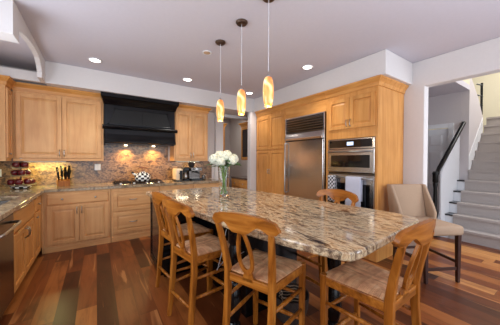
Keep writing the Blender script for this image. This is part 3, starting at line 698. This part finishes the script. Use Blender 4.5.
# back: slab leaning back
b = BM(); prism(b, [(.17, .53), (.25, .53), (.325, 1.03), (.265, 1.03)], -.225, .225, 'x'); obj('backrest', b, M['fabric'], t, bevel=.018, smooth=True)
for s in (-1, 1):
    b = BM(); pr = [(.26, .53), (.09, .53), (.08, .69), (.12, .79), (.18, .90), (.245, 1.03), (.33, 1.03)]
    prism(b, pr, s*.225, s*.27, 'x'); obj('wing', b, M['fabric'], t, bevel=.015, smooth=True)

# ================================================================ STAIRCASE
t = thing('staircase', 'carpeted staircase with white risers, black tread ends and black handrail', 'staircase', (0, 0, 0))
x0, z0, run, rise = 5.06, .184, .217, .194
NS = 12
for k in range(NS):
    xa = x0+run*k; z = z0+rise*k; b = BM(); x1 = xa+run+.02 if k < NS-1 else 8.88
    ye = 1.50 if xa < 6.0 else 1.37; box(b, xa, x1, -.32, ye, 0 if k == 0 else z-rise-.02, z-.022); obj('step', b, M['white'], t)
    
    if xa < 6.0: b = BM(); box(b, xa-.022, min(x1, 6.14), 1.376, 1.515, z-.022, z); obj('tread_end', b, M['black'], t)
b = BM(); pr = []
for k in range(NS):
    xa = x0+run*k; z = z0+rise*k
    pr += [(xa-.012, z-rise if k else .002), (xa-.012, z-.03), (xa-.032, z-.03), (xa-.032, z+.008)]
pr += [(8.87, z+.008), (8.87, z-.0)]
for k in reversed(range(NS)):
    xa = x0+run*k; z = z0+rise*k
    pr += [(xa+.0, z-.0), (xa+.0, z-rise if k else .002)]
# dedupe consecutive
q = [pr[0]]
for p in pr[1:]:
    if (abs(p[0]-q[-1][0])+abs(p[1]-q[-1][1])) > 1e-5: q.append(p)
prism(b, q, -.30, 1.375, 'y'); obj('carpet_runner', b, M['carpet'], t)
# newel
nw = [(.045, 0), (.045, .30), (.03, .32), (.042, .36), (.045, .42), (.032, .50), (.026, .85), (.036, .93), (.03, .95), (.042, .97), (.042, 1.09), (.05, 1.10), (.05, 1.12), (.03, 1.15)]
obj('newel_post', lathe(BM(), nw, (4.97, 1.545), 16), M['inset'], t, smooth='auto')
b = BM(); sweep(b, [(4.97, 1.545, 1.09), (5.04, 1.54, 1.12), (5.12, 1.54, 1.20), (5.6, 1.495, 1.63), (6.13, 1.45, 2.11)], [(.06, .055)]*5, 4); obj('handrail', b, M['black'], t, bevel=.012)
for k in range(5):
    for f in (.12, .37, .62, .87):
        xx = x0+run*(k+f); zz = z0+rise*k; zt = 1.20+(xx-5.12)*.80-.02
        if xx > 6.05: continue
        obj('baluster', box(BM(), xx-.014, xx+.014, 1.488, 1.512, zz, max(zz+.3, zt)), M['white'], t)
b = BM(); prism(b, [(5.07, 0), (6.145, 0), (6.145, 1.33), (5.07, .36)], 1.516, 1.535, 'y'); obj('side_skirt', b, M['white'], t)
# white skirt board climbing the left stairwell wall
b = BM(); prism(b, [(6.151, 1.10), (6.151, 1.44), (7.13, 2.31), (7.13, 2.0)], 1.372, 1.379, 'y'); obj('wall_skirt', b, M['white'], t)
# upper flight rail, on the far stairwell wall
t = thing('landing_railing', 'short black railing post with side bars on top of the stairwell wall', 'railing', (7.10, 1.395, 2.36))
b = BM(); sweep(b, [(0, 0, .0), (0.0, 0, .70)], .022, 8); obj('post', b, M['black'], t)
for z in (.20, .40, .64): obj('side_bar', sweep(BM(), [(0.0, -.02, z), (-.05, .075, z+.05)], .014, 6), M['black'], t)

# ================================================================ LAMPS
def pendant(y, label, p=None):
    t = thing('pendant_lamp', label, 'lamp', (1.232, y, H-.0005), 0, 'pendant lamps above the island')
    obj('canopy', lathe(BM(), [(.06, 0), (.062, -.008), (.05, -.022), (.012, -.026)], n=24), M['bronze'], t, smooth='auto')
    obj('cord', lathe(BM(), [(.003, -.02), (.003, -.64)], n=6), M['cable'], t)
    obj('cap', lathe(BM(), [(.004, -.66), (.012, -.668), (.014, -.688), (.006, -.69)][::-1]), M['chrome'], t, smooth='auto')
    prof = [(.018, -.685), (.030, -.692), (.040, -.72), (.046, -.77), (.0475, -.82), (.044, -.87), (.037, -.91), (.029, -.94), (.024, -.937), (.03, -.90), (.038, -.83), (.036, -.76), (.02, -.70)]
    b = BM(); rings = []
    n = 24
    for r, z in prof: rings.append([b.verts.new((r*math.cos(2*PI*i/n), r*math.sin(2*PI*i/n), z)) for i in range(n)])
    for a, c in zip(rings, rings[1:]):
        for i in range(n): b.faces.new((a[i], a[(i+1) % n], c[(i+1) % n], c[i]))
    for i in range(n): b.faces.new((rings[-1][i], rings[-1][(i+1) % n], rings[0][(i+1) % n], rings[0][i]))
    obj('glass_shade', b, M['amber'], t, smooth=True)
    l = bpy.data.lights.new('pendant_bulb', 'POINT'); l.energy = 2.5; l.color = (1, .8, .5); l.shadow_soft_size = .04
    o = bpy.data.objects.new('pendant_bulb', l); o.location = (1.232, y, 1.76); COL.objects.link(o)
    return t
pendant(2.482, 'amber swirl glass pendant farthest from the camera, leftmost of three')
pendant(2.003, 'amber swirl glass pendant in the middle of the three')
pendant(1.563, 'amber swirl glass pendant nearest the camera, rightmost of three')
for (x, y, lab) in ((-.01, 3.93, 'white recessed ceiling light near the left end, in front of the hood soffit'),
                    (1.33, 3.965, 'white recessed ceiling light left of the leftmost pendant lamp, by the back soffit'),
                    (2.674, 4.03, 'white recessed ceiling light between the middle and right pendants, by the back soffit'),
                    (2.644, 2.41, 'white recessed ceiling light above the refrigerator, nearest the oven soffit')):
    t = thing('recessed_light', lab, 'lamp', (x, y, H-.0005), 0, 'recessed lights in the ceiling')
    obj('trim_ring', lathe(BM(), [(.085, 0), (.085, -.006), (.066, -.008), (.064, -.002)], n=28), M['white'], t)
    obj('lens', lathe(BM(), [(.064, -.001), (.064, -.0045), (.03, -.006)], n=28), M['bulb'], t)
    spot('downlight', (x, y, H-.03), 30, (1, .93, .84), 110, .8, .06)
t = thing('recessed_light', 'small recessed eyeball light with dark inner ring beside the leftmost pendant canopy', 'lamp', (1.206, 2.825, H-.0005))
obj('trim_ring', lathe(BM(), [(.062, 0), (.062, -.006), (.05, -.009), (.042, -.003)], n=24), M['white'], t)
obj('lens', lathe(BM(), [(.042, -.001), (.04, -.010), (.02, -.014)], n=20), plain('eyeball', srgb(190, 160, 130), .4), t)

# ================================================================ THINGS ON THE COUNTERS
# cooktop
t = thing('cooktop', 'black gas cooktop set in the back counter under the hood', 'cooktop', (.64, 4.60, .910))
obj('tray', box(BM(), -.40, .40, -.26, .24, .0005, .012), M['steel_dark'], t, bevel=.004)
for gx in (-.26, 0, .26):
    b = BM()
    for dx in (-.11, 0, .11): box(b, gx+dx-.006, gx+dx+.006, -.18, .22, .026, .038)
    for dy in (-.18, .02, .208): box(b, gx-.116, gx+.116, dy, dy+.012, .026, .038)
    for dx in (-.11, .11):
        for dy in (-.17, .20): box(b, gx+dx-.006, gx+dx+.006, dy, dy+.01, .012, .026)
    obj('grate', b, M['inset'], t)
for k in range(4):
    obj('control_knob', lathe(BM(), [(.02, .012), (.018, .035), (.004, .036)], (-.3+k*.2, -.225), 12), M['chrome'], t, smooth='auto')
# kettle
t = thing('kettle', 'black and white checked enamel kettle with brown wood handle on the cooktop', 'kettle', (.70, 4.54, .9485)); t.scale = (1.08, 1.08, 1.08)
prof = [(.085, 0), (.112, .012), (.122, .05), (.116, .09), (.09, .125), (.05, .145), (.048, .15), (.02, .16), (.0, .162)]
obj('body', lathe(BM(), prof, n=28), M['check'], t, smooth=True)
obj('lid_knob', lathe(BM(), [(.01, .158), (.01, .17), (.018, .178), (.012, .19), (0, .193)], n=12), M['brownwood'], t, smooth=True)
b = BM(); sweep(b, [(-.10, 0, .10), (-.135, 0, .125), (-.165, 0, .16)], [.024, .018, .012], 10); obj('spout', b, M['check'], t, smooth=True)
b = BM(); sweep(b, [(-.075, 0, .13), (-.085, 0, .19), (-.05, 0, .225), (.05, 0, .225), (.085, 0, .19), (.075, 0, .13)], [.006, .007, .014, .014, .007, .006], 10); obj('handle', b, M['brownwood'], t, smooth=True)
# knife block
t = thing('knife_block', 'wooden knife block full of black handled knives on the back counter', 'knife block', (-.44, 4.72, .910), R(12))
obj('block', prism(BM(), [(-.09, 0), (.08, 0), (.10, .10), (.02, .15), (-.09, .10)][:3] + [(.02, .16), (-.09, .085)], -.075, .075, 'x'), M['stool'], t, bevel=.004)
for i in range(4):
    for j in range(3):
        x = -.055+i*.037; y = -.055+j*.05; z = .105+j*.035; b = BM()
        x2 = x*1.35; sweep(b, [(x, y+.01, z-.02), (x2, y-.02, z+.08+.02*(i%2)), (x2*1.05, y-.035, z+.13+.02*(i%2))], [(.013, .02), (.013, .022), (.015, .026)], 4); k = obj('knife', b, M['inset'], t, bevel=.003)
# toaster / coffee gear
t = thing('toaster', 'cream enamel toaster with black end on the back counter', 'toaster', (1.36, 4.66, .9105))
obj('body', box(BM(), -.07, .07, -.15, .13, .015, .25), M['toaster'], t, bevel=.03, smooth=True)
obj('end_panel', box(BM(), .0, .055, -.158, -.149, .03, .21), M['black'], t, bevel=.004)
obj('lever', box(BM(), -.02, .02, -.185, -.157, .15, .17), M['black'], t, bevel=.004)
obj('base', box(BM(), -.075, .075, -.14, .12, 0, .016), M['black'], t)
b = BM(); box(b, -.02, -.01, -.10, .09, .249, .2515); box(b, .01, .02, -.10, .09, .249, .2515); obj('slots', b, M['inset'], t)
t = thing('coffee_maker', 'black drip coffee maker with glass jug between toaster and espresso machine', 'coffee maker', (1.515, 4.68, .9105))
obj('base', box(BM(), -.06, .06, -.13, .10, 0, .03), M['black'], t, bevel=.006)
obj('tower', box(BM(), -.06, .06, .02, .10, .03, .25), M['black'], t, bevel=.006)
obj('head', box(BM(), -.06, .06, -.12, .10, .20, .27), M['black'], t, bevel=.01)
obj('jug', lathe(BM(), [(.04, .031), (.052, .06), (.05, .11), (.03, .15), (.034, .165)], (0, -.055), 16), M['chrome'], t, smooth='auto')
t = thing('espresso_machine', 'steel espresso machine with black bean hopper on the back counter', 'espresso machine', (1.71, 4.64, .9105))
obj('body', box(BM(), -.12, .12, .0, .16, 0, .27), M['steel_dark'], t, bevel=.01)
obj('drip_tray', box(BM(), -.12, .12, -.16, .0, 0, .045), M['black'], t, bevel=.005)
obj('head', box(BM(), -.12, .12, -.13, .0, .19, .27), M['steel_dark'], t, bevel=.01)
obj('gauge', sweep(BM(), [(0, -.131, .235), (0, -.137, .235)], [.022, .02], 16), M['plate'], t)
for x in (-.05, .05): obj('dial', sweep(BM(), [(x+(.02 if x > 0 else -.02), -.13, .235), (x+(.02 if x > 0 else -.02), -.15, .235)], .014, 12), M['black'], t)
b = BM(); sweep(b, [(0, -.08, .19), (0, -.08, .16)], .03, 14); sweep(b, [(0, -.08, .168), (0.02, -.22, .155)], .012, 8); obj('portafilter', b, M['black'], t)
obj('hopper', lathe(BM(), [(.045, .268), (.065, .30), (.07, .36), (.06, .372), (.012, .376)], (-.04, .08), 18), M['cabglass'], t, smooth='auto')
t = thing('milk_pitcher', 'small steel milk pitcher beside the espresso machine', 'pitcher', (1.90, 4.62, .9105))
obj('body', lathe(BM(), [(.038, 0), (.042, .03), (.036, .07), (.04, .10), (.037, .10), (.033, .07), (.038, .03), (.03, .006)], n=18), M['steel_dark'], t, smooth=True)
b = BM(); sweep(b, [(.036, 0, .085), (.07, 0, .08), (.07, 0, .04), (.04, 0, .025)], .005, 6); obj('handle', b, M['chrome'], t)
# tiered fruit stand
cx, cy = -.91, 4.62
t = thing('fruit_stand', 'three tier fruit stand with checked base on the left corner counter', 'fruit stand', (cx, cy, .9105))
obj('base', lathe(BM(), [(.07, 0), (.11, .012), (.12, .045), (.10, .05), (.02, .03), (.0, .03)], n=28), M['check'], t, smooth='auto')
obj('pole', lathe(BM(), [(.006, .02), (.006, .42)], n=8), M['black'], t)
ob = lathe(BM(), [(.02, .42), (.025, .435), (.02, .45), (0, .455)], n=12) ; obj('finial', ob, M['chrome'], t, smooth=True)
tiers = ((.052, .165, 7, 'bottom'), (.185, .105, 4, 'middle'), (.295, .085, 3, 'top'))
for z, r, n, nm in tiers: obj('tray', lathe(BM(), [(.0, z-.001), (r, z-.001), (r+.008, z+.018), (r+.004, z+.018), (r-.004, z+.004), (0, z+.004)], n=28), M['chrome'], t, smooth='auto')
ap = None
for z, r, n, nm in tiers:
    rad = {7: .112, 4: .064, 3: .054}[n]
    for k in range(n):
        a = 2*PI*k/n + (.3 if n == 4 else R(-90)+PI/3 if n == 3 else .2)
        if ap is None:
            ap = thing('apple', '', 'apple'); pf = [(.004, .006), (.02, .0), (.038, .016), (.046, .043), (.042, .066), (.026, .078), (.008, .072), (0, .068)]
            obj('fruit', lathe(BM(), pf, n=18), M['red'], ap, smooth=True); b = BM(); sweep(b, [(0, 0, .068), (.003, 0, .085)], .002, 5); obj('stem', b, M['brownwood'], ap); o = ap
        else: o = copy_tree(ap)
        o.location = (cx+rad*math.cos(a), cy+rad*math.sin(a), .9105+z+.0045); o['label'] = f'dark red apple on the {nm} tier of the fruit stand'; o['group'] = f'apples on the {nm} tier of the fruit stand'
# outlet plates; the one by the cooktop stands for a bluish reflection
def outlet(x, z, lab, nm='outlet'):
    t = thing(nm, lab, 'outlet', (x, YB-.021, z)); obj('cover_plate', box(BM(), -.045, .045, -.006, 0, -.055, .055), M['plate'], t, bevel=.003)
    for k in (-.026, .026): obj('socket', box(BM(), k*.8-.015, k*.8+.015, -.009, -.006, -.035, .035), M['white'], t, bevel=.002)
outlet(.02, 1.20, 'pale plate standing for a bluish reflection on the backsplash left of the cooktop')
outlet(-1.22, 1.13, 'white outlet plate on the backsplash behind the fruit stand')

# vase of hydrangeas on the island
vx, vy = 1.255, 2.43
t = thing('glass_vase', 'tall clear glass vase half full of water, on the island', 'vase', (vx, vy, .9105))
b = BM(); rings = []; n = 28
for r, z in [(.0005, .0), (.054, .0), (.058, .006), (.060, .10), (.066, .26), (.074, .36), (.0705, .36), (.0625, .26), (.056, .10), (.053, .022), (.0005, .02)]:
    rings.append([b.verts.new((r*math.cos(2*PI*i/n), r*math.sin(2*PI*i/n), z)) for i in range(n)])
for a, c in zip(rings, rings[1:]):
    for i in range(n): b.faces.new((a[i], a[(i+1) % n], c[(i+1) % n], c[i]))
obj('glass', b, M['glass'], t, smooth='auto')
heads = [(-.105, -.02, .435, .068), (-.03, -.07, .41, .062), (.03, .05, .475, .07), (.10, -.04, .425, .06), (-.055, .05, .475, .066), (.11, .05, .44, .062), (.02, -.05, .47, .058)]
labs = ['hydrangea bloom leftmost in the vase', 'hydrangea bloom low at the front left in the vase', 'hydrangea bloom topmost at the back right in the vase', 'hydrangea bloom low at the front right in the vase', 'hydrangea bloom upper left at the back in the vase', 'hydrangea bloom at the far right in the vase', 'hydrangea bloom centre front above the others in the vase']
for i, (x, y, z, r) in enumerate(heads):
    # rotate so that x is image right
    X = x*.831 + y*.556; Y = -x*.556 + y*.831
    t = thing('hydrangea', 'white '+labs[i], 'flower', (vx, vy, .9105), 0, 'hydrangeas in the vase')
    b = BM(); a0 = i*.9; sweep(b, [(.034*math.cos(a0), .034*math.sin(a0), .03), (X*.1, Y*.1, .2), (X*.3, Y*.3, .33), (X*.9, Y*.9, z-r*.5)], .0065, 6); obj('stem', b, M['stem'], t)
    b = BM(); rnd = random.Random(i)
    bmesh.ops.create_icosphere(b, subdivisions=2, radius=r*.84, matrix=Matrix.Translation((X, Y, z)))
    for k in range(150):
        zz = rnd.uniform(-.75, 1); ph = k*2.399; rr = math.sqrt(max(0, 1-zz*zz)); nv = Vector((rr*math.cos(ph), rr*math.sin(ph), zz)); c = Vector((X, Y, z))+nv*r*rnd.uniform(.9, 1.02)
        u = nv.cross(Vector((.3, .5, .8))).normalized(); v = nv.cross(u); sp = rnd.uniform(0, PI)
        cv = b.verts.new(c - nv*.003)
        for q in range(4):
            aa = sp+q*PI/2; e = u*math.cos(aa)+v*math.sin(aa); f = u*math.cos(aa+.62)+v*math.sin(aa+.62); g = u*math.cos(aa-.62)+v*math.sin(aa-.62)
            b.faces.new((cv, b.verts.new(c+g*.008), b.verts.new(c+e*.0125+nv*.002), b.verts.new(c+f*.008)))
    obj('bloom', b, M['petal'], t)
    b = BM()
    for k in range(4):
        a = i*1.3+k*1.57; dx, dy = math.cos(a), math.sin(a); c = Vector((X*.9+dx*.01, Y*.9+dy*.01, z-r*.8)); s = Vector((-dy, dx, 0))
        L = .13; p = [c, c+Vector((dx, dy, .1))*L*.4+s*.034, c+Vector((dx, dy, -.15))*L, c+Vector((dx, dy, .1))*L*.4-s*.034]
        up = [b.verts.new(v) for v in p]; dn = [b.verts.new(v-Vector((0, 0, .0015))) for v in p]
        b.faces.new(up); b.faces.new(dn[::-1])
        for q in range(4): b.faces.new((up[q], up[(q+1) % 4], dn[(q+1) % 4], dn[q]))
    obj('leaf', b, M['green'], t)

# cable and basket under the island
b = BM(); sweep(b, [(.86, 1.62, .79), (.82, 1.62, .60), (.80, 1.66, .46), (.83, 1.74, .42), (.88, 1.70, .50), (.93, 1.60, .56), (.99, 1.56, .60)], .003, 6)
tag(obj('power_cable', b, M['cable'], smooth=True), 'thin white cable looping under the island overhang behind the stools', 'cable')
t = thing('basket', 'dark round basket with coiled cable on the floor under the island', 'basket', (1.39, 1.44, 0.0))
b = BM(); rings = []
for r, z in [(.0005, .0), (.12, .0), (.15, .10), (.16, .20), (.15, .20), (.14, .10), (.11, .012), (.0005, .012)]:
    rings.append([b.verts.new((r*math.cos(2*PI*i/24), r*math.sin(2*PI*i/24), z)) for i in range(24)])
for a, c in zip(rings, rings[1:]):
    for i in range(24): b.faces.new((a[i], a[(i+1) % 24], c[(i+1) % 24], c[i]))
obj('body', b, M['wicker'], t, smooth='auto')
b = BM(); sweep(b, [((.09+.02*math.sin(k*1.7))*math.cos(k*.42), (.09+.02*math.sin(k*1.7))*math.sin(k*.42), .13+.0018*k) for k in range(50)], .004, 6); obj('coiled_cable', b, M['fabric'], t)
